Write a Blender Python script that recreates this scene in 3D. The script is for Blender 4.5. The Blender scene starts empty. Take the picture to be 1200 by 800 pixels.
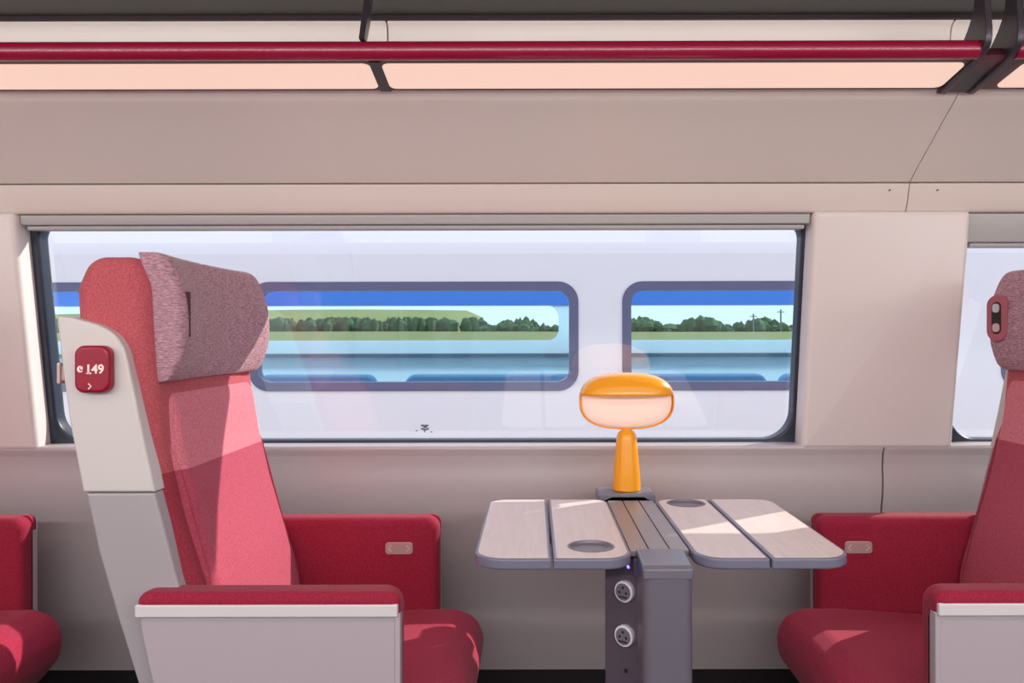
import bpy, math, random
from mathutils import Vector, Matrix
random.seed(4)
SC = bpy.context.scene
COL = SC.collection
PI = math.pi

# ------------------------------------------------------------------ helpers
def lin(r, g, b):
    f = lambda c: (c/255/12.92) if c/255 <= 0.04045 else ((c/255+0.055)/1.055)**2.4
    return (f(r), f(g), f(b), 1.0)

F, VX, VY, CZ = 950.0, 625.0, 395.0, 1.11     # focal length (px), vanishing point, eye height
def X(px, d): return (px-VX)*d/F              # metres along the coach at distance d
def Z(py, d): return CZ-(py-VY)*d/F

class MB:
    """collects vertices and faces of ONE mesh"""
    def __init__(s): s.v, s.f, s.m = [], [], []
    def add(s, vs, fs, mi=0):
        b = len(s.v); s.v += [tuple(v) for v in vs]
        s.f += [tuple(b+i for i in f) for f in fs]; s.m += [mi]*len(fs)
        return s
    def build(s, name, mats, parent=None, smooth=True, angle=35, fix=True, wn=True):
        me = bpy.data.meshes.new(name)
        me.from_pydata(s.v, [], s.f); me.update()
        if fix:
            import bmesh
            bm = bmesh.new(); bm.from_mesh(me)
            bmesh.ops.recalc_face_normals(bm, faces=bm.faces)
            bm.to_mesh(me); bm.free()
        if not isinstance(mats, (list, tuple)): mats = [mats]
        for m in mats: me.materials.append(m)
        if len(mats) > 1:
            for p, mi in zip(me.polygons, s.m): p.material_index = mi
        if smooth:
            me.polygons.foreach_set('use_smooth', [True]*len(me.polygons))
            try: me.set_sharp_from_angle(angle=math.radians(angle))
            except Exception: pass
        o = bpy.data.objects.new(name, me); COL.objects.link(o)
        if smooth and wn:
            w_ = o.modifiers.new('weighted', 'WEIGHTED_NORMAL'); w_.keep_sharp = True; w_.weight = 80
        if parent: o.parent = parent
        return o

def tag(o, label=None, cat=None, group=None, kind=None):
    if label: o['label'] = label
    if cat: o['category'] = cat
    if group: o['group'] = group
    if kind: o['kind'] = kind
    return o
def empty(name, loc=(0,0,0), rz=0):
    o = bpy.data.objects.new(name, None); COL.objects.link(o)
    o.location = loc; o.rotation_euler = (0,0,rz); o.empty_display_size = .1
    return o

def area2(p): return sum(p[i][0]*p[(i+1)%len(p)][1]-p[(i+1)%len(p)][0]*p[i][1] for i in range(len(p)))
def fillet(pts, rad, seg=8):
    """round the corners of a closed polygon; rad a number or one per corner"""
    n = len(pts); out = []
    for i in range(n):
        r = rad[i] if isinstance(rad, (list, tuple)) else rad
        p = Vector(pts[i]); a = Vector(pts[i-1])-p; b = Vector(pts[(i+1) % n])-p
        la, lb = a.length, b.length
        if r <= 1e-6 or la < 1e-6 or lb < 1e-6: out.append(tuple(p)); continue
        a /= la; b /= lb
        ang = a.angle(b, PI)
        if ang > PI-0.02: out.append(tuple(p)); continue
        t = min(r/math.tan(ang/2), la*.49, lb*.49); rr = t*math.tan(ang/2)
        c = p+(a+b).normalized()*(rr/math.sin(ang/2))
        v0 = p+a*t-c; v1 = p+b*t-c
        a0 = math.atan2(v0.y, v0.x); a1 = math.atan2(v1.y, v1.x)
        da = (a1-a0+PI) % (2*PI)-PI
        for k in range(seg+1):
            q = a0+da*k/seg; out.append((c.x+rr*math.cos(q), c.y+rr*math.sin(q)))
    return out
def spline(pts, n=10):
    """closed Catmull-Rom"""
    out = []; m = len(pts)
    for i in range(m):
        p0, p1, p2, p3 = (Vector(pts[(i+k-1) % m]) for k in range(4))
        for k in range(n):
            t = k/n
            q = .5*((2*p1)+(p2-p0)*t+(2*p0-5*p1+4*p2-p3)*t*t+(3*p1-p0-3*p2+p3)*t**3)
            out.append((q.x, q.y))
    return out
def ospline(pts, n=8):
    """open Catmull-Rom through pts"""
    e = [tuple(2*Vector(pts[0])-Vector(pts[1]))]+list(pts)+[tuple(2*Vector(pts[-1])-Vector(pts[-2]))]
    out = []
    for i in range(1, len(e)-2):
        p0, p1, p2, p3 = (Vector(e[i+k-1]) for k in range(4))
        for k in range(n):
            t = k/n
            q = .5*((2*p1)+(p2-p0)*t+(2*p0-5*p1+4*p2-p3)*t*t+(3*p1-p0-3*p2+p3)*t**3)
            out.append(tuple(q))
    out.append(tuple(pts[-1])); return out
def rrect(x0, y0, x1, y1, r, seg=8): return fillet([(x0,y0),(x1,y0),(x1,y1),(x0,y1)], r, seg)

def offset(poly, d):
    """inset a CCW outline; edges that would turn over are pulled to the meeting point of their neighbours"""
    n = len(poly); P_ = [Vector(p) for p in poly]
    E = [(P_[(i+1) % n]-P_[i]) for i in range(n)]
    U = [e.normalized() for e in E]; NN = [Vector((-u.y, u.x)) for u in U]
    def meet(i, j):
        a = P_[i]+NN[i]*d; b = P_[j]+NN[j]*d; den = U[i].x*U[j].y-U[i].y*U[j].x
        if abs(den) < 1e-4: return (P_[(i+1) % n]+NN[i]*d if (i+1) % n == j else ((P_[(i+1) % n]+NN[i]*d)+(P_[j]+NN[j]*d))/2)
        w_ = b-a; t = (w_.x*U[j].y-w_.y*U[j].x)/den
        q = a+U[i]*t
        return q if (q-P_[j]).length < 5*abs(d)+.3*(P_[j]-P_[(i+1) % n]).length else (P_[(i+1) % n]+NN[i]*d+P_[j]+NN[j]*d)/2
    live = [True]*n
    for _ in range(12):
        pos = [None]*n                      # vertex i sits between edge i-1 and edge i
        for i in range(n):
            a = (i-1) % n; b = i; k = 0
            while not live[a] and k < n: a = (a-1) % n; k += 1
            k = 0
            while not live[b] and k < n: b = (b+1) % n; k += 1
            pos[i] = meet(a, b)
        bad = [i for i in range(n) if live[i] and (pos[(i+1) % n]-pos[i]).dot(U[i]) < -1e-9]
        if not bad or sum(live)-len(bad) < 3: break
        for i in bad: live[i] = False
    return [(q.x, q.y) for q in pos]
def dedupe(p):
    out = []
    for q in p:
        if not out or (Vector(q)-Vector(out[-1])).length > 1e-5: out.append(q)
    if (Vector(out[0])-Vector(out[-1])).length < 1e-5: out.pop()
    return out
def rprism(mb, poly, lo, hi, r, mp, seg=5, mi=0, rlo=None, crown=0):
    """prism of a 2-D outline between lo and hi along the third axis, its two rims rounded by r.  mp(a,b,c) -> xyz"""
    poly = dedupe(poly)
    if area2(poly) < 0: poly = poly[::-1]
    n = len(poly); rings = []
    rl = r if rlo is None else rlo
    def half(rr):
        if rr <= 0: return [(0, 0)]
        return [(rr*(1-math.sin(k/seg*PI/2)), rr*(1-math.cos(k/seg*PI/2))) for k in range(seg+1)]
    for ins, dc in half(rl): rings.append((offset(poly, ins) if ins else poly, lo+dc))
    for ins, dc in reversed(half(r)): rings.append((offset(poly, ins) if ins else poly, hi-dc))
    vs, fs = [], []
    for pl, c in rings: vs += [mp(a, b, c) for a, b in pl]
    for k in range(len(rings)-1):
        for i in range(n):
            j = (i+1) % n
            fs.append((k*n+i, k*n+j, (k+1)*n+j, (k+1)*n+i))
    fs.append(tuple(range(n-1, -1, -1))); b = (len(rings)-1)*n
    fs.append(tuple(b+i for i in range(n)))
    return mb.add(vs, fs, mi)
mXZ = lambda a, b, c: (a, c, b)      # outline in x-z, thickness along y
mXY = lambda a, b, c: (a, b, c)      # outline in x-y, thickness along z
mYZ = lambda a, b, c: (c, a, b)      # outline in y-z, thickness along x
def box(mb, x0, x1, y0, y1, z0, z1, r=.004, mi=0):
    return rprism(mb, [(x0,y0),(x1,y0),(x1,y1),(x0,y1)] if r <= 0 else rrect(x0,y0,x1,y1,r,4), z0, z1, r, mXY, 3, mi)
def lathe(mb, prof, cx, cy, n=40, mi=0, cap=True):
    vs = [(cx+r*math.cos(2*PI*i/n), cy+r*math.sin(2*PI*i/n), z) for r, z in prof for i in range(n)]
    fs = [(k*n+i, k*n+(i+1) % n, (k+1)*n+(i+1) % n, (k+1)*n+i) for k in range(len(prof)-1) for i in range(n)]
    if cap:
        fs.append(tuple(range(n-1, -1, -1))); b = (len(prof)-1)*n; fs.append(tuple(b+i for i in range(n)))
    return mb.add(vs, fs, mi)
def tube(mb, p0, p1, r, n=20, mi=0):
    p0, p1 = Vector(p0), Vector(p1); d = (p1-p0).normalized()
    a = d.orthogonal().normalized(); b = d.cross(a)
    vs = [tuple(p+(a*math.cos(2*PI*i/n)+b*math.sin(2*PI*i/n))*r) for p in (p0, p1) for i in range(n)]
    fs = [(i, (i+1) % n, n+(i+1) % n, n+i) for i in range(n)]+[tuple(range(n-1, -1, -1)), tuple(range(n, 2*n))]
    return mb.add(vs, fs, mi)
def stroke(mb, pts, w, mp, y0, y1):
    """a flat pen stroke along pts in 2-D, thickness y0..y1"""
    L = [Vector(p) for p in pts]; l, r = [], []
    for i, p in enumerate(L):
        t = (L[min(i+1, len(L)-1)]-L[max(i-1, 0)]).normalized(); nn = Vector((-t.y, t.x))
        l.append(tuple(p+nn*w/2)); r.append(tuple(p-nn*w/2))
    return rprism(mb, l+r[::-1], y0, y1, 0, mp)
def text_mesh(name, s, size, mat, parent, loc, bold=.0):
    cu = bpy.data.curves.new(name, 'FONT'); cu.body = s; cu.size = size; cu.extrude = .0006; cu.offset = bold
    cu.align_x = 'CENTER'; cu.align_y = 'CENTER'
    tmp = bpy.data.objects.new('tmp_text', cu); COL.objects.link(tmp)
    dg = bpy.context.evaluated_depsgraph_get()
    me = bpy.data.meshes.new_from_object(tmp.evaluated_get(dg))
    bpy.data.objects.remove(tmp); bpy.data.curves.remove(cu)
    me.transform(Matrix.Rotation(PI/2, 4, 'X')); me.transform(Matrix.Translation(loc))
    me.materials.clear(); me.materials.append(mat); me.name = name
    o = bpy.data.objects.new(name, me); COL.objects.link(o)
    if parent: o.parent = parent
    return o

# ------------------------------------------------------------------ materials
def mat(name, col, rough=.5, metal=0, spec=.5, bump=0, bscale=200, emit=None, estr=0, sheen=0, var=0, vscale=30, coat=0):
    m = bpy.data.materials.new(name); m.use_nodes = True
    nt = m.node_tree; N = nt.nodes; L = nt.links; b = N['Principled BSDF']
    b.inputs['Base Color'].default_value = col
    b.inputs['Roughness'].default_value = rough
    b.inputs['Metallic'].default_value = metal
    b.inputs['Specular IOR Level'].default_value = spec
    b.inputs['Sheen Weight'].default_value = sheen
    b.inputs['Sheen Roughness'].default_value = .5
    b.inputs['Coat Weight'].default_value = coat
    b.inputs['Coat Roughness'].default_value = .1
    if emit:
        b.inputs['Emission Color'].default_value = emit; b.inputs['Emission Strength'].default_value = estr
    if bump or var:
        tc = N.new('ShaderNodeTexCoord')
    if bump:
        nz = N.new('ShaderNodeTexNoise'); nz.inputs['Scale'].default_value = bscale; nz.inputs['Detail'].default_value = 3
        bp = N.new('ShaderNodeBump'); bp.inputs['Strength'].default_value = bump; bp.inputs['Distance'].default_value = .002
        L.new(tc.outputs['Object'], nz.inputs['Vector']); L.new(nz.outputs['Fac'], bp.inputs['Height'])
        L.new(bp.outputs['Normal'], b.inputs['Normal'])
    if var:
        nz2 = N.new('ShaderNodeTexNoise'); nz2.inputs['Scale'].default_value = vscale; nz2.inputs['Detail'].default_value = 4
        mx = N.new('ShaderNodeMix'); mx.data_type = 'RGBA'
        mx.inputs[6].default_value = tuple(c*(1-var) for c in col[:3])+(1,)
        mx.inputs[7].default_value = tuple(min(1, c*(1+var)) for c in col[:3])+(1,)
        L.new(tc.outputs['Object'], nz2.inputs['Vector']); L.new(nz2.outputs['Fac'], mx.inputs[0]); L.new(mx.outputs[2], b.inputs['Base Color'])
    return m

def fabric(name, lo, hi=None, z_split=None, heather=.18, stretch=(1,1,1), scale=420, sheen=.1, tint=None, bump=.35):
    """woven wool: fine heathered threads; optionally two cloths joined at a seam height"""
    m = bpy.data.materials.new(name); m.use_nodes = True
    nt = m.node_tree; N = nt.nodes; L = nt.links; b = N['Principled BSDF']
    b.inputs['Roughness'].default_value = .92; b.inputs['Specular IOR Level'].default_value = .2
    b.inputs['Sheen Weight'].default_value = sheen; b.inputs['Sheen Roughness'].default_value = .45
    if tint: b.inputs['Sheen Tint'].default_value = tint
    tc = N.new('ShaderNodeTexCoord'); mp = N.new('ShaderNodeMapping'); mp.inputs['Scale'].default_value = stretch
    L.new(tc.outputs['Object'], mp.inputs['Vector'])
    nz = N.new('ShaderNodeTexNoise'); nz.inputs['Scale'].default_value = scale; nz.inputs['Detail'].default_value = 2.5
    L.new(mp.outputs['Vector'], nz.inputs['Vector'])
    rp = N.new('ShaderNodeMapRange'); rp.inputs[1].default_value = .3; rp.inputs[2].default_value = .7
    rp.inputs[3].default_value = 1-heather; rp.inputs[4].default_value = 1+heather
    L.new(nz.outputs['Fac'], rp.inputs[0])
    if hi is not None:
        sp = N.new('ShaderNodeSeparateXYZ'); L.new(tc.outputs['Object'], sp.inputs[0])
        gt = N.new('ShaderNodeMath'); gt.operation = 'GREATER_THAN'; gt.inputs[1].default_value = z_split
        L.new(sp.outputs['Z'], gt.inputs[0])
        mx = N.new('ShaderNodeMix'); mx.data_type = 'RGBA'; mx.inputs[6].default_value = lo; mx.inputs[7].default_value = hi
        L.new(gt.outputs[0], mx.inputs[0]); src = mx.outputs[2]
    else:
        rgb = N.new('ShaderNodeRGB'); rgb.outputs[0].default_value = lo; src = rgb.outputs[0]
    vm = N.new('ShaderNodeVectorMath'); vm.operation = 'SCALE'
    L.new(src, vm.inputs[0]); L.new(rp.outputs[0], vm.inputs['Scale']); L.new(vm.outputs[0], b.inputs['Base Color'])
    bp = N.new('ShaderNodeBump'); bp.inputs['Strength'].default_value = bump; bp.inputs['Distance'].default_value = .0015
    L.new(nz.outputs['Fac'], bp.inputs['Height']); L.new(bp.outputs['Normal'], b.inputs['Normal'])
    return m

def glass(name, tint=(1,1,1,1), refl=1.0, ior=1.5):
    m = bpy.data.materials.new(name); m.use_nodes = True
    nt = m.node_tree; N = nt.nodes; L = nt.links; N.clear()
    out = N.new('ShaderNodeOutputMaterial'); mx = N.new('ShaderNodeMixShader')
    tr = N.new('ShaderNodeBsdfTransparent'); tr.inputs[0].default_value = tint
    gl = N.new('ShaderNodeBsdfGlossy'); gl.inputs['Roughness'].default_value = .0
    lw = N.new('ShaderNodeLayerWeight'); lw.inputs[0].default_value = .5          # Schlick's approximation, the same from both sides
    pw = N.new('ShaderNodeMath'); pw.operation = 'POWER'; pw.inputs[1].default_value = 5; L.new(lw.outputs['Facing'], pw.inputs[0])
    r0 = ((ior-1)/(ior+1))**2*1.8
    fr = N.new('ShaderNodeMath'); fr.operation = 'MULTIPLY_ADD'; fr.inputs[1].default_value = 1-r0; fr.inputs[2].default_value = r0
    L.new(pw.outputs[0], fr.inputs[0])
    mu = N.new('ShaderNodeMath'); mu.operation = 'MULTIPLY'; mu.inputs[1].default_value = refl; mu.use_clamp = True
    L.new(fr.outputs[0], mu.inputs[0]); L.new(mu.outputs[0], mx.inputs[0]); L.new(tr.outputs[0], mx.inputs[1]); L.new(gl.outputs[0], mx.inputs[2])
    L.new(mx.outputs[0], out.inputs[0])
    return m

def wood(name):
    m = mat(name, lin(205,192,186), .42, spec=.4)
    nt = m.node_tree; N = nt.nodes; L = nt.links; b = N['Principled BSDF']
    tc = N.new('ShaderNodeTexCoord'); mp = N.new('ShaderNodeMapping'); mp.inputs['Scale'].default_value = (55, 5, 20)
    L.new(tc.outputs['Object'], mp.inputs['Vector'])
    nz = N.new('ShaderNodeTexNoise'); nz.inputs['Scale'].default_value = 1.6; nz.inputs['Detail'].default_value = 6; nz.inputs['Distortion'].default_value = .6
    L.new(mp.outputs['Vector'], nz.inputs['Vector'])
    cr = N.new('ShaderNodeValToRGB'); e = cr.color_ramp.elements
    e[0].position = .3; e[0].color = lin(220,202,196); e[1].position = .7; e[1].color = lin(229,212,206)
    L.new(nz.outputs['Fac'], cr.inputs[0]); L.new(cr.outputs[0], b.inputs['Base Color'])
    return m

M = dict(
    wall=mat('wall panel', lin(238,230,223), .32, spec=.45),
    pillar=mat('pillar panel', lin(226,216,214), .35, spec=.4),
    lower=mat('lower wall panel', lin(190,180,182), .28, spec=.6),
    cream=mat('cream moulding', lin(224,212,205), .35),
    dark=mat('dark plinth', lin(38,32,36), .5),
    seam=mat('dark joint', lin(40,36,38), .7),
    gasket=mat('window gasket', lin(34,42,58), .35),
    blind=mat('blind cassette', lin(178,176,176), .35),
    floor=mat('carpet', lin(60,52,58), .95, bump=.5, bscale=600),
    shelf=mat('dark shelf', lin(60,60,58), .5, var=.1, vscale=40),
    shelf_lip=mat('shelf lip', lin(50,34,42), .4),
    rail=mat('crimson lacquer', lin(158,22,62), .22, coat=.5),
    housing=mat('lamp housing', lin(92,46,56), .35),
    diffuser=mat('light diffuser', lin(190,160,145), .4, emit=lin(250,213,195), estr=.80),
    added_fill=mat('rack uplight', lin(240,230,225), .4, emit=lin(250,236,238), estr=1.3),  # emission for the unseen fill strip added behind the rail
    bracket=mat('dark bracket', lin(70,62,70), .3, metal=.2),
    shell_hi=mat('upper shell', lin(206,197,195), .38),
    shell_lo=mat('lower shell', lin(164,156,160), .38),
    rail_trim=mat('arm trim', lin(214,206,208), .3),
    arm_panel=mat('arm side panel', lin(178,166,172), .4),
    plate=mat('seat number plate', lin(150,10,44), .3, coat=.2, spec=.3),
    ink=mat('plate lettering', lin(250,225,220), .5),
    button=mat('recline button', lin(200,170,168), .3, metal=.35),
    button_mark=mat('recline mark', lin(235,215,212), .4),
    gray=mat('table gray', lin(116,113,124), .35, metal=.15),
    gray_edge=mat('table edge', lin(114,112,132), .3),
    post=mat('table post', lin(112,107,119), .38, metal=.2),
    post_dark=mat('post side', lin(86,76,88), .4),
    cup=mat('cup recess', lin(112,104,116), .3),
    slat=mat('table slat', lin(150,140,140), .35, metal=.2),
    wood=wood('pale ash laminate'),
    orange=mat('orange lacquer', lin(246,162,22), .25, coat=.3),
    lampglow=mat('lamp diffuser', lin(250,225,212), .5, emit=lin(255,205,180), estr=.16),
    socket=mat('socket white', lin(230,226,232), .3),
    socket_face=mat('socket face', lin(112,108,118), .4),
    black=mat('black hole', lin(16,14,18), .5),
    led=mat('blue led', lin(60,60,255), .3, emit=(.1,.1,1,1), estr=6),
    fab_arm=fabric('crimson wool', lin(150,36,60), scale=300, heather=.22),
    fab_seat=fabric('crimson seat wool', lin(166,42,70), scale=300, heather=.22),
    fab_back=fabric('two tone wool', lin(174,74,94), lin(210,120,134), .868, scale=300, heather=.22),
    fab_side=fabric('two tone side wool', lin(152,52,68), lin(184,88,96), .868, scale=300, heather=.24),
    fab_head=fabric('mauve heather', lin(172,132,144), scale=260, heather=.42, stretch=(.4,.4,1.6), sheen=.2),
    slit=mat('headrest slit', lin(70,40,48), .8),
    oval=mat('reading lamp surround', lin(168,92,104), .8),
    lens=mat('reading lamp lens', lin(190,185,190), .15, metal=.6),
    pane=glass('window pane', (.97,.985,1,1), 1.7, 1.5),
    out_pane=glass('far train pane', (.60,.80,.86,1), .6, 1.45),
    out_body=mat('far train white', lin(243,238,240), .35),
    out_frame=mat('far train frame', lin(96,98,128), .35),
    out_blue=mat('far train blue panel', lin(58,118,205), .5),
    out_in=mat('far train inner panel', lin(215,232,240), .5),
    out_seat=mat('far train bench', lin(60,120,165), .6),
    out_line=mat('far train shelf', lin(70,92,110), .5),
    mark=mat('grey marking', lin(95,95,110), .6),
    field=mat('field grass', lin(122,122,56), .95, var=.25, vscale=.2),
    meadow=mat('far meadow', lin(134,136,72), .95, var=.2, vscale=.1),
    leaves=mat('tree leaves', lin(70,98,60), .95, var=.4, vscale=.6),
    ballast=mat('track ballast', lin(170,165,160), .95, var=.3, vscale=14),
    poles=mat('pole steel', lin(120,125,130), .6),
)

# ------------------------------------------------------------------ the coach shell (setting)
def struct(o, label=None): o['kind'] = 'structure'; return o
XL, XR = -4.2, 4.2
WY = lambda z: 2.15-.16*(z-.8226)            # the window wall leans inward as it rises
P0, P1 = .703, 1.098                          # pillar between this window and the next
SEAM = .94

def panel(name, front, m, x0, x1, th=.03, r=.002, parent=None):
    """a moulded panel: its front line (y,z) given bottom to top, extruded along the coach"""
    back = [(y+th, z) for y, z in reversed(front)]
    mb = MB(); rprism(mb, list(front)+back, x0, x1, r, mYZ, 2)
    return struct(mb.build(name, m, parent, angle=50))

low = ospline([(2.222,.205),(2.205,.32),(2.18,.46),(2.155,.60),(2.138,.68),(2.134,.725),(2.136,.77),(2.133,.80)], 6)
low = [(2.222,.2)]+low+[(2.129,.811),(2.1265,.816),(2.1275,.822),(2.132,.826),(2.16,.827)]
wb = panel('wall_back', low, M['lower'], XL, .918, .05)
panel('wall_back.001', low, M['lower'], .922, XR, .05)
# dark void behind every joint, and the outside skin of the coach
mb = MB(); rprism(mb, [(2.30,-.1),(2.36,-.1),(2.36,.80),(2.30,.80)], XL, XR, 0, mYZ); struct(mb.build('wall_back_outer', M['out_body']))
mb = MB(); box(mb, XL, XR, 2.23, 2.27, 0, .25, .003); struct(mb.build('baseboard_back', M['dark']))
mb = MB(); rprism(mb, [(2.10,1.43),(2.14,1.43),(1.9,1.8),(1.9,2.0),(1.86,2.0),(1.86,1.78)], XL, XR, 0, mYZ); struct(mb.build('wall_back_upper', M['seam']))
fascia = ospline([(2.052,1.4225),(2.044,1.428),(2.036,1.445),(2.028,1.47),(2.022,1.492)], 5)
fascia = [(2.075,1.4225)]+fascia+[(2.03,1.4935)]
cove = [(2.03,1.4955)]+ospline([(2.020,1.4965),(1.95,1.5425),(1.87,1.594),(1.806,1.634)], 6)+[(1.798,1.640),(1.790,1.648),(1.775,1.654)]
panel('trim_1', fascia, M['cream'], XL, SEAM-.001, .03)
panel('trim_2', fascia, M['cream'], SEAM+.001, XR, .03)
panel('trim_3', cove, M['wall'], XL, SEAM-.001, .04)
panel('trim_4', cove, M['wall'], SEAM+.001, XR, .04)
# little fixing holes in the fascia
for px in (1042, 1098):
    mb = MB(); x = X(px, 2.028); z = Z(224, 2.028)
    tube(mb, (x, 2.02, z), (x, 2.045, z), .0016, 10); tag(mb.build('screw_hole', M['black'], None), kind='structure')

def tilt(a, b, c): return (a, WY(b)+c, b)     # outline x-z lying on the leaning wall, c = set-back behind its face
def pillar(n, x0, x1):
    mb = MB(); rprism(mb, rrect(x0, .815, x1, 1.424, .012, 5), -.028, .07, .014, tilt, 4)
    return struct(mb.build('trim_%d' % n, M['pillar']))
pillar(5, P0, P1)
pillar(6, -1.694, -1.299)
pillar(7, P1+2.0, P1+2.395); pillar(8, -4.1, -3.70)

def window(n, x0, x1, glass_top, label):
    # outer plate with a rounded opening: ring of quads between two outlines of equal count
    gx0, gx1, gz0, gz1 = x0+.020, x1-.008, .8345, glass_top
    inner = rrect(gx0, gz0, gx1, gz1, [.075,.075,.045,.045], 10)
    mb = MB()
    cx, cz = (x0+x1)/2, (gz0+gz1)/2
    outer = []
    ox0, ox1, oz0, oz1 = x0-.03, x1+.03, .80, 1.42
    for a, b in inner:
        dx, dz = a-cx, b-cz
        # project radially but keep the corners: clamp outwards
        oa = ox0 if a < gx0+.08 else (ox1 if a > gx1-.08 else a)
        ob = oz0 if b < gz0+.08 else (oz1 if b > gz1-.05 else b)
        outer.append((oa, ob))
    n_ = len(inner)
    vs = []
    inner2 = offset(inner, -.006)
    for pl, c in ((outer, .032), (inner2, .032), (inner, .040), (inner, .075)):
        vs += [tilt(a, b, c) for a, b in pl]
    fs = [(k*n_+i, k*n_+(i+1) % n_, (k+1)*n_+(i+1) % n_, (k+1)*n_+i) for k in range(3) for i in range(n_)]
    mb.add(vs, fs)
    fr = struct(mb.build('window_%d' % n, M['gasket'], angle=60))
    g = MB(); vs = [tilt(a, b, .055) for a, b in offset(inner, -.01)]; vs2 = vs
    g.add(vs, [tuple(range(len(vs)))])
    g.build('window_pane', M['pane'], fr, smooth=False)
    return fr
window(1, -1.299, P0, 1.41, '')
window(2, P1, P1+2.0, 1.41, '')
window(3, -3.70, -1.694, 1.41, '')

def blind(x0, x1, zb, label):
    root = empty('roller_blind', ((x0+x1)/2, WY(1.40), zb))
    tag(root, label, 'window blind', 'roller blinds above the windows')
    T = lambda a, b, c: (a-root.location.x, WY(b)+c-root.location.y, b-root.location.z)
    mb = MB(); rprism(mb, rrect(x0, zb+.012, x1, 1.4205, .003, 3), -.008, .028, .004, T, 3); mb.build('cassette', M['blind'], root)
    mb = MB(); rprism(mb, rrect(x0+.012, zb, x1-.012, zb+.0105, .002, 3), -.002, .026, .003, T, 3); mb.build('hem_bar', M['blind'], root)
    return root
blind(-1.297, P0-.002, 1.384, 'long grey roller blind cassette along the top of the large middle window')
blind(P1+.002, P1+2.0, 1.337, 'grey roller blind pulled lower over the window at the right edge')
blind(-3.70, -1.696, 1.384, 'grey roller blind cassette on the window beyond the left pillar')

mb = MB(); box(mb, XL, XR, -.95, 2.3, -.08, 0, 0); struct(mb.build('floor', M['floor']))
mb = MB(); box(mb, XL, XR, -.95, 1.95, 2.02, 2.08, 0); struct(mb.build('ceiling', M['cream']))
# aisle side of the coach, behind the camera: solid below and above its own windows
mb = MB(); box(mb, XL, XR, -.98, -.92, 0, .74, 0); struct(mb.build('wall_front', M['lower']))
mb = MB(); box(mb, XL, XR, -.98, -.92, 1.62, 2.08, 0); struct(mb.build('wall_front_upper', M['wall']))
for i, x in enumerate((-3.9, -1.5, .9, 3.3)):
    mb = MB(); box(mb, x-.17, x+.17, -.98, -.92, .74, 1.62, 0); struct(mb.build('trim_%d' % (9+i), M['pillar']))
for nm, x in (('wall_left', XL), ('wall_right', XR)):
    mb = MB(); box(mb, x-.03, x+.03, -.95, 2.3, 0, 2.05, 0); struct(mb.build(nm, M['wall']))

# ------------------------------------------------------------------ luggage rack with its light strip
rk = empty('luggage_rack', (0, 1.8, 1.66))
tag(rk, 'overhead luggage rack with crimson rail and glowing peach light strip above the window', 'luggage rack')
def rel(root):
    l = root.location
    return lambda f: (lambda a, b, c: tuple(p-q for p, q in zip(f(a, b, c), l)))
R = rel(rk)
rY = R(mYZ); rX = R(mXZ); rZ = R(mXY)
mb = MB(); rprism(mb, [(1.48,1.826),(1.832,1.826),(1.832,1.85),(1.48,1.85)], XL+.05, XR-.05, .002, rY, 2); mb.build('shelf', M['shelf'], rk)
mb = MB(); rprism(mb, [(1.800,1.816),(1.832,1.816),(1.832,1.8255),(1.800,1.8255)], XL+.05, XR-.05, .002, rY, 2); mb.build('shelf_lip', M['shelf_lip'], rk)
for x0, x1 in ((XL+.05, X(455,1.825)-.0012), (X(455,1.825)+.0012, X(1115,1.825)-.0012), (X(1115,1.825)+.0012, XR-.05)):
    mb = MB(); rprism(mb, ospline([(1.806,1.66),(1.824,1.70),(1.828,1.76),(1.822,1.802),(1.806,1.815)],5)+[(1.84,1.815),(1.84,1.66)], x0, x1, .002, rY, 2)
    mb.build('back_panel', M['out_in'] if False else M['wall'], rk)
# rail with a shadow line
RY, RZ, RR = 1.625, 1.684, .0185
def rail(x0, x1):
    mb = MB()
    prof = [(RY+RR*math.cos(a)*.95, RZ+RR*math.sin(a)) for a in [2*PI*i/36 for i in range(36)]]
    rprism(mb, prof, x0, x1, .001, rY, 2); mb.build('grab_rail', M['rail'], rk)
rail(XL+.06, .892); rail(.966, XR-.06)
# lamp housing and diffusers: the strip slopes from the rail back to the cove
h0, h1 = Vector((1.640,1.669)), Vector((1.772,1.650))
dn = (h1-h0).normalized(); nn = Vector((dn.y, -dn.x))       # facing down and out
if nn.y > 0: nn = -nn
mb = MB(); rprism(mb, [tuple(h0), tuple(h1), (1.795,1.662), (1.79,1.70), (1.66,1.70), (1.636,1.678)], XL+.05, XR-.05, .002, rY, 2); mb.build('lamp_housing', M['housing'], rk)
def strip(x0, x1, em):
    q = (h1-h0).length
    mp = lambda a, b, c: tuple(Vector((a, (h0+dn*b+nn*c).x, (h0+dn*b+nn*c).y))-rk.location)
    mb = MB(); rprism(mb, rrect(x0, .010, x1, q-.012, .016, 6), -.006, .0025, .001, mp, 2); return mb.build('light_diffuser', M['diffuser'], rk)
strip(XL+.1, -.333, 1); strip(-.309, .884, 1); strip(1.002, 3.2, 1)
mb = MB(); rprism(mb, [(1.70,1.701),(1.76,1.701),(1.76,1.706),(1.70,1.706)], XL+.1, XR-.1, .001, rY, 2); mb.build('added_fill_strip', M['added_fill'], rk)  # unseen emitter added on the housing to brighten the back panel
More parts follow.
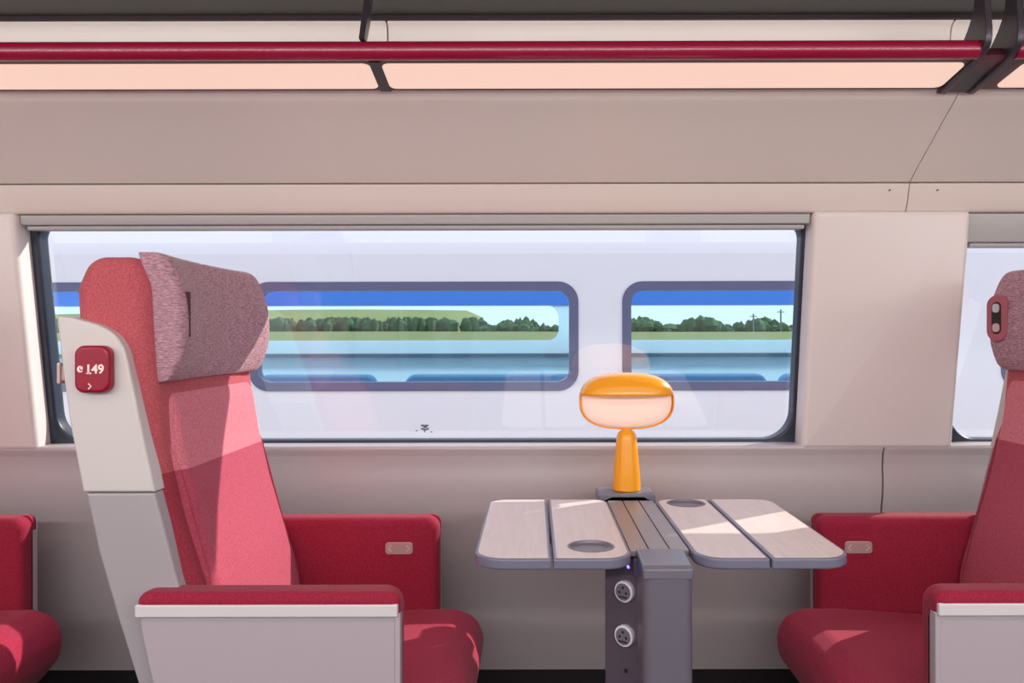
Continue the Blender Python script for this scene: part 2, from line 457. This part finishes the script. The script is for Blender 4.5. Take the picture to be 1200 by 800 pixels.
# slim hanger behind the rail, and the big double bracket
hx = X(436, 1.7)
mb = MB(); rprism(mb, [(1.60,1.70),(1.625,1.70),(1.66,1.75),(1.69,1.82),(1.665,1.826),(1.63,1.76)], hx-.006, hx+.006, .002, rY, 2); mb.build('rail_hanger', M['bracket'], rk)
mb = MB(); rprism(mb, [tuple(h0+nn*.003), tuple(h1+nn*.003), tuple(h1-nn*.004), tuple(h0-nn*.004)], -.333, -.309, .001, rY, 2); mb.build('strip_joint', M['bracket'], rk)
for x in (.897, .960):
    o = ospline([(1.600,1.83),(1.596,1.76),(1.592,1.70),(1.615,1.672),(1.70,1.652),(1.775,1.640)], 6)
    i = ospline([(1.80,1.652),(1.76,1.68),(1.69,1.712),(1.642,1.765),(1.636,1.83)], 6)
    mb = MB(); rprism(mb, o+i, x-.007, x+.007, .003, rY, 3); mb.build('support_bracket', M['bracket'], rk)
mb = MB(); rprism(mb, fillet([(1.66,1.668),(1.778,1.6445),(1.79,1.66),(1.67,1.69)], .003, 3), .900, .957, .001, rY, 2); mb.build('bracket_web', M['bracket'], rk)
mb = MB(); rprism(mb, rrect(.885, 1.57, .975, 1.66, .01, 4), 1.81, 1.83, .003, rZ, 3); mb.build('bracket_head', M['bracket'], rk)

# ------------------------------------------------------------------ seats
TC = .228                                     # middle of the table along the coach
SD = 1.694                                    # middle of a seat across the coach
U0 = .70
def seat(name, label, x, rz, plate=False, lamp=False):
    """local frame: +x forward, y across, z up; u = distance from the table's middle = U0 - x"""
    root = empty(name, (x, SD, 0), rz)
    tag(root, label, 'train seat', 'passenger seats')
    far = 1 if rz == 0 else -1                # which local side is the wall
    P = lambda u, z, c: (U0-u, c, z)
    # pedestal
    mb = MB(); box(mb, -.17, .2, -.2, .2, 0, .28, .02); mb.build('pedestal', M['dark'], root)
    # back shell, two mouldings
    up_ = [(1.057,1.150),(1.03,1.146),(.985,1.134),(.955,1.118),(.938,1.090),(.925,1.03),(.905,.93),(.886,.842),(1.011,.842),(1.032,.95),(1.046,1.05)]
    mb = MB(); rprism(mb, fillet(up_, [.006,.03,.08,.06,.05,.1,.1,.002,.002,.1,.1], 6), -.286, .286, .005, P, 5); s_up = mb.build('upper_shell', M['shell_hi'], root)
    lo_ = [(.888,.8405),(1.008,.8405),(.985,.735),(.955,.63),(.915,.50),(.87,.40),(.80,.33),(.74,.36),(.80,.52),(.85,.69)]
    mb = MB(); rprism(mb, fillet(lo_, [.002,.002,.2,.2,.2,.1,.05,.05,.2,.2], 6), -.283, .283, .005, P, 5); mb.build('lower_shell', M['shell_lo'], root)
    # coat hook on the back edge
    mb = MB(); rprism(mb, rrect(1.045, 1.035, 1.058, 1.062, .003, 3), -.272, -.262, .002, P, 2); rprism(mb, rrect(1.056, 1.030, 1.062, 1.067, .002, 3), -.277, -.257, .002, P, 2)
    mb.build('coat_hook', M['button'], root)
    # backrest body
    b_ = [(.785,.44),(.806,.58),(.829,.67),(.864,.78),(.890,.89),(.902,1.026),(.907,1.13),(.910,1.205),(.935,1.256),(1.02,1.256),(1.045,1.20),(1.04,1.10),(1.00,.90),(.95,.72),(.90,.56),(.87,.44)]
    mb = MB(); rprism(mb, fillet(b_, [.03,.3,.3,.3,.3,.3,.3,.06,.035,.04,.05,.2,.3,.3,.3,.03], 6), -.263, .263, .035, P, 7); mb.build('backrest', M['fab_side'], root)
    c_ = [(.755,.44),(.780,.54),(.811,.66),(.849,.79),(.874,.90),(.888,.985),(.900,1.012),(.93,1.012),(.90,.85),(.86,.70),(.82,.56),(.80,.44)]
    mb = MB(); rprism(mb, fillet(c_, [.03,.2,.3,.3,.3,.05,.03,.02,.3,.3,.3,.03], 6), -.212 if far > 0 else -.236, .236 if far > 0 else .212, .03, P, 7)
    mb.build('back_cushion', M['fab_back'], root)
    # winged headrest: rings stacked in z
    prof = [(1.030,.012),(1.034,.026),(1.045,.040),(1.065,.052),(1.09,.064),(1.12,.073),(1.15,.0775),(1.18,.0785),(1.21,.075),(1.235,.068),(1.252,.060),(1.26,.052),(1.2645,.040)]
    hw, n = .240, 96; vs, fs = [], []
    for k, (z, T) in enumerate(prof):
        ub = .906+(z-1.03)*.15
        sh = 1-.02*max(0, (abs(z-1.147)/.117)**6)
        for i in range(n):
            a = 2*PI*i/n; c, s = math.cos(a), math.sin(a)
            e = 2/6.5
            yy = hw*sh*math.copysign(abs(c)**e, c); tt = math.copysign(abs(s)**e, s)
            u = ub-T/2+.003-tt*(T/2+.003)
            if s > 0: u += .045*max(0, 1-(yy/(hw*.95))**2)*min(1, T/.09)*abs(tt)
            vs.append((U0-u, yy, z))
    for k in range(len(prof)-1):
        for i in range(n): fs.append((k*n+i, k*n+(i+1) % n, (k+1)*n+(i+1) % n, (k+1)*n+i))
    fs.append(tuple(range(n-1, -1, -1))); fs.append(tuple((len(prof)-1)*n+i for i in range(n)))
    mb = MB(); mb.add(vs, fs); hd = mb.build('headrest', M['fab_head'], root, angle=60)
    if lamp:
        # reading lamp set in the tip of one wing
        ly = 0; q0 = Vector((U0-.8545, -.196, 0)); qa = math.radians(24)
        qn = Vector((math.cos(qa), math.sin(qa), 0)); qt = Vector((-math.sin(qa), math.cos(qa), 0))
        mp = lambda a, b, c: tuple(q0+qt*a+qn*(c+.001)+Vector((0,0,b)))
        mb = MB(); rprism(mb, rrect(ly-.026, 1.098, ly+.026, 1.206, .0255, 8), -.016, .0035, .003, mp, 3); ov = mb.build('reading_lamp', M['oval'], hd)
        mb = MB(); rprism(mb, rrect(ly-.012, 1.115, ly+.012, 1.19, .0115, 8), .0, .0045, .001, mp, 2); mb.build('recess', M['black'], ov)
        mb = MB(); rprism(mb, rrect(ly-.009, 1.165, ly+.009, 1.186, .007, 5), .0, .0062, .001, mp, 2); mb.build('lens', M['lens'], ov)
        mb = MB(); rprism(mb, rrect(ly-.009, 1.120, ly+.009, 1.140, .007, 5), .0, .0062, .001, mp, 2); mb.build('switch', M['button'], ov)
    else:
        mb = MB(); rprism(mb, rrect(-.001, 1.112, .001, 1.194, .0009, 3), -.012, .0008, 0, lambda a, b, c: (U0-.8525+c, -.219+a, b), 2); mb.build('seam_slit', M['slit'], hd)
    # seat cushion
    q_ = [(.86,.455),(.70,.452),(.50,.466),(.41,.467),(.365,.448),(.346,.405),(.352,.355),(.40,.295),(.48,.27),(.86,.27)]
    mb = MB(); rprism(mb, fillet(q_, [.02,.3,.3,.05,.05,.05,.06,.08,.05,.02], 7), -.251, .251, .03, P, 7); mb.build('seat_cushion', M['fab_seat'], root)
    # arms
    for side in (-1, 1):
        S = lambda c0: side*c0
        def Q(u, z, c): return (U0-u, side*c, z)
        block = [(.456,.30),(.456,.676),(.905,.676),(.90,.63),(.878,.54),(.85,.44),(.80,.30)]
        mb = MB(); rprism(mb, fillet(block, [.02,.030,.025,.1,.1,.1,.02], 7), .2525, .293, 0, Q, 6, 0, .020)
        pad = [(.456,.637),(.456,.676),(.905,.676),(.905,.637)]
        rprism(mb, fillet(pad, [.003,.030,.025,.003], 7), .293, .3175, .014, Q, 6, 0, 0)
        arm = mb.build('armrest', M['fab_arm'], root)
        mb = MB(); rprism(mb, fillet([(.459,.635),(.459,.657),(.906,.657),(.906,.635)], [.003]*4, 3), .29, .3195, .003, Q, 3)
        mb.build('trim_rail', M['rail_trim'], arm)
        pan = [(.456,.28),(.456,.6345),(.902,.6345),(.897,.60),(.884,.54),(.862,.45),(.82,.30)]
        mb = MB(); rprism(mb, fillet(pan, [.02,.004,.004,.1,.1,.1,.02], 4), .285, .311, .004, Q, 3)
        # turned front edge of the panel
        rprism(mb, rrect(.4555, .28, .466, .640, .003, 3), .2935, .3135, .003, Q, 2)
        mb.build('side_panel', M['arm_panel'], arm)
        if side == far:
            B = lambda a, b, c: (U0-a, side*(.2525+c), b)
            mb = MB(); rprism(mb, rrect(.518, .590, .584, .619, .008, 5), -.004, .004, .0015, B, 3); bt = mb.build('recline_button', M['button'], arm)
            for uu, sg in ((.529, 1), (.573, -1)):
                mb = MB(); stroke(mb, [(uu+.0045*sg, .612), (uu-.0035*sg, .6045), (uu+.0045*sg, .597)], .0016, B, -.0048, -.0035)
                mb.build('arrow_mark', M['button_mark'], bt)
    if plate:
        lx = lambda px: X(px, 1.40)-x
        x0, x1 = lx(90.5), lx(132); z0, z1 = Z(459,1.4), Z(403.5,1.4)
        mb = MB(); rprism(mb, rrect(x0, z0, x1, z1, .017, 8), -.306, -.284, .006, mXZ, 5); pl = mb.build('number_plate', M['plate'], root)
        pl['label'] = 'dark red seat number plate reading 149'
        f = -.3065
        text_mesh('seat_number', '149', .0215, M['ink'], pl, (lx(115.5), f, Z(431.5,1.4)), .0005)
        mb = MB()
        cx, cz = lx(98.6), Z(431,1.4)
        A_ = [math.radians(d) for d in range(75, 331, 15)]
        rprism(mb, [(cx+.0052*math.cos(a), cz+.0058*math.sin(a)) for a in A_]+[(cx+.0012+.0026*math.cos(a), cz+.0002+.0034*math.sin(a)) for a in reversed(A_)], f-.0006, f+.001, 0, mXZ)
        rprism(mb, [(cx+.0004,cz-.0008),(cx+.0044,cz-.0004),(cx+.0044,cz+.0042),(cx+.0004,cz+.0046)], f-.0006, f+.001, 0, mXZ)
        mb.build('seat_symbol', M['ink'], pl)
        mb = MB(); rprism(mb, rrect(lx(115.5)-.0141, Z(431.5,1.4)-.0077, lx(115.5)-.0056, Z(431.5,1.4)-.0053, .0003, 2), f-.0006, f+.001, 0, mXZ); mb.build('digit_foot', M['ink'], pl)
        mb = MB(); cx, cz = lx(109.5), Z(451,1.4)
        stroke(mb, [(cx-.0022, cz+.0048), (cx+.0026, cz), (cx-.0022, cz-.0048)], .0018, mXZ, f-.0006, f+.001); mb.build('arrow_symbol', M['ink'], pl)
    return root
seat('passenger_chair', 'red winged train seat on the left of the table with number plate 149', TC-U0, 0, True)
seat('passenger_chair.001', 'red train seat on the right of the table, cut off by the photo edge', TC+U0, PI, False, True)
seat('passenger_chair.002', 'red train seat behind seat 149, only its armrest and cushion front showing', TC-U0-1.0, 0)

# ------------------------------------------------------------------ table
TZ = .73
tb = empty('folding_table', (TC, 1.65, 0))
tag(tb, 'grey pedestal table with four pale wood leaves between the two facing seats', 'table')
t = rel(tb); tXY, tXZ, tYZ = t(mXY), t(mXZ), t(mYZ)
def leaf(x0, x1, rad, cup=None, name='table_leaf'):
    D0, D1 = 1.392, 1.902
    mb = MB()
    out = rrect(x0, D0, x1, D1, rad, 9)
    rprism(mb, out, TZ-.020, TZ-.0006, .004, tXY, 4, 0)
    lf = mb.build(name, M['gray_edge'], tb)
    m2 = MB()
    ins = [(max(.001, r-.006)) for r in rad]
    rprism(m2, rrect(x0+.006, D0+.006, x1-.006, D1-.006, ins, 9), TZ-.002, TZ+.0002, 0, tXY); m2.build('wood_top', M['wood'], lf)
    if cup:
        cx, cy, r = cup; wt = lf.children[0]
        lx, ly_ = cx-tb.location.x, cy-tb.location.y
        cut = MB(); rprism(cut, [(cx+r*math.cos(2*PI*i/56), cy+r*math.sin(2*PI*i/56)) for i in range(56)], TZ-.007, TZ+.05, 0, tXY)
        co_ = cut.build('cutter', M['gray'], tb, smooth=False)
        for ob in (lf, wt):
            bo = ob.modifiers.new('cup', 'BOOLEAN'); bo.operation = 'DIFFERENCE'; bo.object = co_; bo.solver = 'EXACT'
            me = bpy.data.meshes.new_from_object(ob.evaluated_get(bpy.context.evaluated_depsgraph_get()))
            ob.modifiers.clear(); ob.data = me
        bpy.data.objects.remove(co_)
        c3 = MB()
        lathe(c3, [(.0005,TZ-.0052),(r-.008,TZ-.005),(r-.0035,TZ-.0035),(r-.002,TZ+.0008),(r-.0005,TZ+.0014),(r+.0015,TZ+.0012),(r+.0022,TZ+.0003)], lx, ly_, 56, cap=False)
        c3.build('cup_recess', M['cup'], lf)
    return lf
leaf(TC-.333, TC-.1975, [.055,.004,.004,.045])
leaf(TC-.1945, TC-.056, [.004,.05,.04,.004], (.104,1.473,.041))
leaf(TC+.054, TC+.1785, [.05,.004,.004,.04], (.348,1.852,.042))
leaf(TC+.1815, TC+.327, [.004,.055,.045,.004])
for s0, s1 in ((-.0545,-.0205), (-.0185,.0175), (.0195,.0525)):
    mb = MB(); box(mb, TC+s0-tb.location.x, TC+s1-tb.location.x, 1.463-1.65, 1.905-1.65, TZ-.016, TZ-.004, .0015); mb.build('centre_slat', M['slat'], tb)
mb = MB(); box(mb, -.05, .05, 1.45-1.65, 1.93-1.65, TZ-.05, TZ-.017, .004); box(mb, -.3, .3, 1.62-1.65, 1.70-1.65, TZ-.034, TZ-.019, .004); mb.build('support_beam', M['post_dark'], tb)
# pedestal column, its sloping cap, and the angled socket panel
mb = MB(); rprism(mb, rrect(TC-.043, 1.372, TC+.043, 1.455, [.018,.018,.006,.006], 8), .0, .712, .004, tXY, 4); mb.build('column', M['post'], tb)
mb = MB(); rprism(mb, fillet([(1.371,.700),(1.371,.7165),(1.380,.7215),(1.462,.7285),(1.462,.700)], [.002,.004,.006,.002,.002], 4), TC-.0432, TC+.0432, .005, tYZ, 3); mb.build('column_cap', M['gray'], tb)
pp = [(.192,1.455),(.132,1.502),(.150,1.60),(.30,1.60),(.262,1.455)]
mb = MB(); rprism(mb, fillet(pp, .004, 3), 0, .705, .002, tXY, 2); pn = mb.build('socket_panel', M['post_dark'], tb)
a0 = Vector((.132,1.502)); a1 = Vector((.192,1.455)); ax = (a1-a0).normalized(); an = Vector((ax.y, -ax.x))
def on_panel(s, z, c):
    q = a0+ax*s+an*c; return (q.x-tb.location.x, q.y-tb.location.y, z)
def disc(r, n=36): return [(r*math.cos(2*PI*i/n), r*math.sin(2*PI*i/n)) for i in range(n)]
for pxs, pys in ((735.5,693), (736.5,745)):
    z = Z(pys, 1.47); s = .045
    mp = lambda a, b, c: on_panel(s+a, z+b, c)
    mb = MB(); rprism(mb, disc(.0195), -.004, .010, .003, mp, 4); sk = mb.build('power_socket', M['socket'], pn)
    mb = MB(); rprism(mb, disc(.0155), .004, .0108, .0005, mp, 2); sf = mb.build('socket_face', M['socket_face'], sk)
    mb = MB()
    for dx in (-.007, .007): rprism(mb, [(dx+a, b-.001) for a, b in disc(.0024, 14)], .008, .0113, 0, mp)
    rprism(mb, [(a, .008+b) for a, b in disc(.0026, 14)], .008, .0113, 0, mp)
    rprism(mb, rrect(-.009,-.0105,.009,-.0078,.001,3), .008, .0113, 0, mp)
    mb.build('pin_hole', M['black'], sk)
mb = MB(); rprism(mb, [(.045+a, Z(787,1.47)+b) for a, b in disc(.004, 16)], -.002, .0012, 0, lambda a, b, c: on_panel(a, b, c)); mb.build('screw', M['black'], pn)
mb = MB(); rprism(mb, [(X(733,1.47)+a, Z(663.5,1.44)+b) for a, b in disc(.0022, 14)], 1.432, 1.44, .0005, tXZ, 2); mb.build('led_light', M['led'], tb)
mb = MB(); box(mb, -.10, .10, 1.36-1.65, 1.75-1.65, 0, .03, .01); mb.build('foot_plate', M['dark'], tb)
# bridge bracket to the wall which carries the lamp
by0, by1 = 1.925, 2.02
br = [(X(701,by0),.714),(X(701,by0),.738),(X(768,by0),.738),(X(768,by0),.714),(X(757,by0),.714),(X(755,by0),.727),(X(716,by0),.727),(X(714,by0),.714)]
mb = MB(); rprism(mb, fillet(br, [.002,.007,.007,.002,.002,.005,.005,.002], 4), by0, by1, .003, tXZ, 3); mb.build('lamp_bracket', M['gray'], tb)
mb = MB(); box(mb, X(728,2.0)-TC, X(742,2.0)-TC, 2.0-1.65, 2.15-1.65, .715, .728, .003); mb.build('wall_arm', M['post_dark'], tb)

# ------------------------------------------------------------------ orange table lamp
LD = 1.975; LX = X(734, LD)
lp = empty('table_lamp', (LX, LD, .738))
tag(lp, 'orange table lamp with a wide rounded head on the bracket behind the table', 'lamp')
mb = MB(); zt = Z(506, LD)-.738
lathe(mb, [(r, z*1.058) for r, z in [(.0305,0.0),(.0335,.001),(.0345,.004),(.0325,.035),(.0290,.075),(.0258,.106),(.0243,.120),(.0225,.128),(.018,.1345),(.0105,.1378),(.001,.1385)]], 0, 0, 48); mb.build('stem', M['orange'], lp)
mb = MB(); lathe(mb, [(.013,.140),(.013,.151)], 0, 0, 24); mb.build('neck', M['orange'], lp)
HW, HD = .1155, .062
zt, zb = Z(436.5,LD)-.738, Z(503,LD)-.738; zl = Z(462.5,LD)-.738; zc = (zt+zb)/2; HH = (zt-zb)/2
def head_pt(zz, a, sc=1.0):
    q = max(0, 1-abs((zz-zc)/HH)**2.6)**(1/2.6)
    e = 2/2.3
    c, s = math.cos(a), math.sin(a)
    return (sc*HW*q*math.copysign(abs(c)**e, c), sc*HD*q*math.copysign(abs(s)**e, s), zc+(zz-zc)*sc)
def zlist(a, b, n): return [zc+HH*math.sin(p) for p in [math.asin(max(-1,min(1,(a-zc)/HH)))+(math.asin(max(-1,min(1,(b-zc)/HH)))-math.asin(max(-1,min(1,(a-zc)/HH))))*k/n for k in range(n+1)]]
up, dnl = zlist(zl, zt-.0001, 14), zlist(zb+.0001, zl, 18)
mb = MB(); n = 64
vs = [head_pt(z, 2*PI*i/n) for z in up for i in range(n)]
fs = [(k*n+i, k*n+(i+1) % n, (k+1)*n+(i+1) % n, (k+1)*n+i) for k in range(len(up)-1) for i in range(n)]+[tuple((len(up)-1)*n+i for i in range(n))]
mb.add(vs, fs)
h = 40
vs = [head_pt(z, -.12+(PI+.24)*i/h) for z in dnl for i in range(h+1)]
fs = [(k*(h+1)+i, k*(h+1)+i+1, (k+1)*(h+1)+i+1, (k+1)*(h+1)+i) for k in range(len(dnl)-1) for i in range(h)]
mb.add(vs, fs)
sh = mb.build('lamp_shade', M['orange'], lp)
sm = sh.modifiers.new('thick', 'SOLIDIFY'); sm.thickness = .003; sm.offset = -1
# concave pale reflector inside the open lower half
mb = MB(); k1 = 12; vs, fs = [], []
zz = [z for z in dnl]
for z in zz:
    for i in range(h+1):
        a = -PI+PI*i/h
        p = head_pt(z, a, .965); vs.append((p[0], p[1]*.45+.004, p[2]))
fs = [(k*(h+1)+i, k*(h+1)+i+1, (k+1)*(h+1)+i+1, (k+1)*(h+1)+i) for k in range(len(zz)-1) for i in range(h)]
mb.add(vs, fs); mb.build('lamp_diffuser', M['lampglow'], lp)

# ------------------------------------------------------------------ the train on the next track
OD = 4.9
tr = empty('passenger_train', (0, OD, -1.1))
tag(tr, 'white train on the next track seen through the window, its long dark-framed windows showing fields', 'train')
T = rel(tr); oXZ, oYZ, oXY = T(mXZ), T(mYZ), T(mXY)
oz0, oz1 = Z(457,OD), Z(330.5,OD)
wins = [(-4.30,-1.99), (X(292.5,OD), X(677,OD)), (X(730,OD), X(730,OD)+1.99), (2.83,4.82)]
xs0, xs1 = -12.0, 12.0
# near side: skin with openings (bands, posts and rounded corners in one mesh)
def pierced(mb, x0, x1, z0, z1, holes, r, y0, y1, mp, seg=8):
    """wall x0..x1 by z0..z1, thickness y0..y1, with rounded holes (same z range)"""
    hz0, hz1 = holes[0][1], holes[0][3]
    edges = [x0]
    for a, _, b, _ in holes: edges += [a, b]
    edges.append(x1)
    q = lambda pl: rprism(mb, pl, y0, y1, 0, mp)
    q([(x0,z0),(x1,z0),(x1,hz0),(x0,hz0)]); q([(x0,hz1),(x1,hz1),(x1,z1),(x0,z1)])
    for i in range(0, len(edges), 2): q([(edges[i],hz0),(edges[i+1],hz0),(edges[i+1],hz1),(edges[i],hz1)])
    for a, c, b, d in holes:
        for (px, pz, sx, sz) in ((a,c,1,1),(b,c,-1,1),(b,d,-1,-1),(a,d,1,-1)):
            arc = [(px+sx*r*(1-math.sin(t_)), pz+sz*r*(1-math.cos(t_))) for t_ in [k/seg*PI/2 for k in range(seg+1)]]
            q([(px,pz)]+arc)
mb = MB()
pierced(mb, xs0, xs1, -.9, 1.615, [(a,oz0,b,oz1) for a, b in wins], .12, OD, OD+.08, oXZ)
# roof shoulder
rf = ospline([(OD,1.615),(OD+.007,1.66),(OD+.022,1.71),(OD+.075,1.85),(OD+.12,1.95),(OD+.2,2.25),(OD+.6,2.45),(OD+1.4,2.5),(OD+2.2,2.45),(OD+2.6,2.25),(OD+2.74,1.95),(OD+2.8,1.70)], 5)
rprism(mb, rf+[(OD+2.72,1.70)]+[(OD+2.66,1.92),(OD+2.5,2.2),(OD+2.15,2.37),(OD+1.4,2.42),(OD+.65,2.37),(OD+.28,2.2),(OD+.17,1.92),(OD+.10,1.7),(OD+.08,1.615)], xs0, xs1, 0, oYZ)
mb.build('body_side', M['out_body'], tr, angle=30)
for a, b in wins:
    o_ = rrect(a-.004, oz0-.004, b+.004, oz1+.004, .122, 10); i_ = rrect(a+.05, oz0+.05, b-.05, oz1-.05, .075, 10)
    mb = MB(); n_ = len(o_); vs = []
    for pl, c in ((o_, OD+.01), (o_, OD-.008), (i_, OD-.008), (i_, OD+.08)): vs += [oXZ(p, q, c) for p, q in pl]
    mb.add(vs, [(k*n_+i, k*n_+(i+1) % n_, (k+1)*n_+(i+1) % n_, (k+1)*n_+i) for k in range(3) for i in range(n_)])
    fr = mb.build('window_frame', M['out_frame'], tr, angle=50)
    mb = MB(); mb.add([oXZ(p, q, OD+.03) for p, q in offset(i_, -.01)], [tuple(range(len(i_)))]); mb.build('pane', M['out_pane'], fr, smooth=False)
# its far side, with windows onto the fields
FD = 7.62
fz0, fz1 = Z(398.5,FD), Z(358,FD)
mb = MB()
fw = [(-8.2,-3.4), (-3.0, X(655,FD)), (X(715,FD), X(715,FD)+3.3), (5.0, 8.5)]
pierced(mb, xs0, xs1, -.9, 1.70, [(a,fz0,b,fz1) for a, b in fw], .10, FD, FD+.08, oXZ)
mb.build('body_far_side', M['out_in'], tr, smooth=False)
mb = MB(); rprism(mb, [(xs0,fz1+.005),(xs1,fz1+.005),(xs1,1.69),(xs0,1.69)], FD-.02, FD-.002, 0, oXZ); mb.build('blue_lining', M['out_blue'], tr)
mb = MB(); rprism(mb, [(xs0,Z(418.5,FD-.1)),(xs1,Z(418.5,FD-.1)),(xs1,Z(414,FD-.1)),(xs0,Z(414,FD-.1))], FD-.1, FD-.002, .004, oXZ); mb.build('side_ledge', M['out_line'], tr)
mb = MB(); rprism(mb, [(OD+.08,-.3),(FD,-.3),(FD,-.22),(OD+.08,-.22)], xs0, xs1, 0, oYZ); mb.build('train_floor', M['out_in'], tr)
SDt = 6.1
for a, b in ((300,440), (474,690), (705,900), (915,1120), (60,285)):
    mb = MB(); rprism(mb, rrect(X(a,SDt), -.2, X(b,SDt), Z(438.5,SDt), [.02,.02,.08,.08], 8), SDt, SDt+.12, .03, oXZ, 4); mb.build('bench_back', M['out_seat'], tr)
# small stencilled marking under the window
mb = MB()
mk = lambda x0, x1, y0, y1: rprism(mb, [(X(x0,OD),Z(y1,OD)),(X(x1,OD),Z(y1,OD)),(X(x1,OD),Z(y0,OD)),(X(x0,OD),Z(y0,OD))], OD-.003, OD+.002, 0, oXZ)
mk(493,497,497.2,499); mk(497.4,502,497.2,499); mk(496,500,499,501); mk(493.4,495.4,501,502.6); mk(494.6,501,502,503.4); mk(500.4,502.4,501,502.6); mk(496.7,498,503.2,506)
mk(487,489,503.6,504.8); mk(504.4,506.4,505,506.3)
mb.build('stencil_lettering', M['mark'], tr)

# ------------------------------------------------------------------ land beyond
mb = MB(); box(mb, -60, 60, -40, 14, -1.6, -1.5, 0); struct(mb.build('ground', M['ballast']))
def ridge(name, m, d, x0, x1, zf, n, depth):
    mb = MB(); vs = []; 
    for i in range(n+1):
        x = x0+(x1-x0)*i/n; z = zf(x)
        vs += [(x, d-depth, -1.55), (x, d, z), (x, d+depth, -1.55)]
    fs = []
    for i in range(n):
        for k in range(2): fs.append((i*3+k, (i+1)*3+k, (i+1)*3+k+1, i*3+k+1))
    mb.add(vs, fs); o = mb.build(name, m); return struct(o)
ridge('field', M['field'], 120, -160, 160, lambda x: Z(388.5+.6*math.sin(x*.05), 120), 60, 100)
ridge('hill', M['meadow'], 330, -420, X(566,330), lambda x: Z(365+3*math.sin(x*.02)+ (8 if x > X(548,330) else 0), 330), 60, 60)
# tree line: many leafy blobs, nobody could count them
def blob(mb, c, rx, rz, seed):
    rnd = random.Random(seed); n, m_ = 9, 6; vs, fs = [], []
    for j in range(m_+1):
        p = -PI/2+PI*j/m_
        for i in range(n):
            a = 2*PI*i/n; k = 1+rnd.uniform(-.22,.22)
            vs.append((c[0]+rx*k*math.cos(p)*math.cos(a), c[1]+rx*k*math.cos(p)*math.sin(a), c[2]+rz*k*math.sin(p)))
    for j in range(m_):
        for i in range(n): fs.append((j*n+i, j*n+(i+1) % n, (j+1)*n+(i+1) % n, (j+1)*n+i))
    mb.add(vs, fs)
mb = MB(); D = 160
for i in range(900):
    px = random.uniform(-150, 1350); d = D+random.uniform(-8, 10)
    top = 371.5+random.uniform(0,6) if px < 566 else 378+random.uniform(-3,6)+4*math.sin(px*.09)
    zt_ = Z(top, d); zb_ = Z(391, d); h_ = (zt_-zb_)/2
    blob(mb, (X(px,d), d, zb_+h_), random.uniform(.5,1.5), h_, i)
tag(mb.build('treeline', M['leaves'], None), 'dark green tree line beyond the field, seen through the neighbouring train', 'trees', kind='stuff')
for k, (px, top) in enumerate(((883,368),(915,363))):
    mb = MB(); tube(mb, (X(px,136), 136, Z(392,136)), (X(px,136), 136, Z(top,136)), .14, 8); tube(mb, (X(px,136)-.6, 136, Z(top+3,136)), (X(px,136)+.6, 136, Z(top+3,136)), .07, 8)
    tag(mb.build('utility_pole', M['poles']), ['short utility pole beyond the field, left one of two', 'taller utility pole beyond the field, right one of two'][k], 'pole', 'utility poles beyond the field')

# ------------------------------------------------------------------ light
w = bpy.data.worlds.new('sky'); SC.world = w; w.use_nodes = True
nt = w.node_tree; N = nt.nodes; L = nt.links; bg = N['Background']
tc = N.new('ShaderNodeTexCoord'); sp = N.new('ShaderNodeSeparateXYZ'); L.new(tc.outputs['Generated'], sp.inputs[0])
cr = N.new('ShaderNodeValToRGB'); e = cr.color_ramp.elements
e[0].position = 0; e[0].color = (.80,.92,.94,1); e[1].position = .55; e[1].color = (.70,.78,1.0,1)
L.new(sp.outputs['Z'], cr.inputs[0]); L.new(cr.outputs[0], bg.inputs[0]); bg.inputs[1].default_value = 1.7

def sun(az, el, strength, col, ang):
    ld = bpy.data.lights.new('sun', 'SUN'); ld.energy = strength; ld.color = col; ld.angle = ang
    o = bpy.data.objects.new('sun', ld); COL.objects.link(o)
    d = Vector((math.cos(el)*math.cos(az), math.cos(el)*math.sin(az), math.sin(el)))   # towards the sun
    o.rotation_euler = d.to_track_quat('Z', 'Y').to_euler()
sun(math.radians(30), math.radians(30.1), 5.6, (1,.93,.82), math.radians(.6))
def area(name, loc, size, sizey, power, col, rot):
    ld = bpy.data.lights.new(name, 'AREA'); ld.shape = 'RECTANGLE'; ld.size = size; ld.size_y = sizey; ld.energy = power; ld.color = col
    o = bpy.data.objects.new(name, ld); COL.objects.link(o); o.location = loc; o.rotation_euler = rot
    return o
area('added coach fill', (0,.35,2.0), 7.5, .5, 24, (1,.93,.88), (0,0,0))  # fill light added overhead to lift the coach interior
area('added aisle side fill', (0,-.80,1.66), 7.5, .12, 66, (1,.93,.90), (math.radians(60),0,0))  # fill light added behind the camera, aimed at the cove and window wall
area('added next train fill', (0,OD+1.4,2.35), 18, .8, 260, (1,1,1), (0,0,0))  # fill light added so the next train's lining does not go dark
# ------------------------------------------------------------------ camera
cam = bpy.data.cameras.new('camera'); co = bpy.data.objects.new('camera', cam); COL.objects.link(co)
cam.sensor_width = 36; cam.lens = 36*F/1200; cam.clip_start = .02; cam.clip_end = 2000
co.location = (0,0,CZ); co.rotation_euler = (PI/2, .002, 0)
cam.shift_y = -5/1200; cam.shift_x = -25/1200
SC.camera = co
SC.view_settings.view_transform = 'Standard'; SC.view_settings.look = 'None'; SC.view_settings.gamma = 1
SC.view_settings.use_curve_mapping = False; SC.view_settings.exposure = 0
SC.cycles.max_bounces = 10; SC.cycles.transparent_max_bounces = 16; SC.cycles.sample_clamp_indirect = 6
SC.cycles.caustics_reflective = False
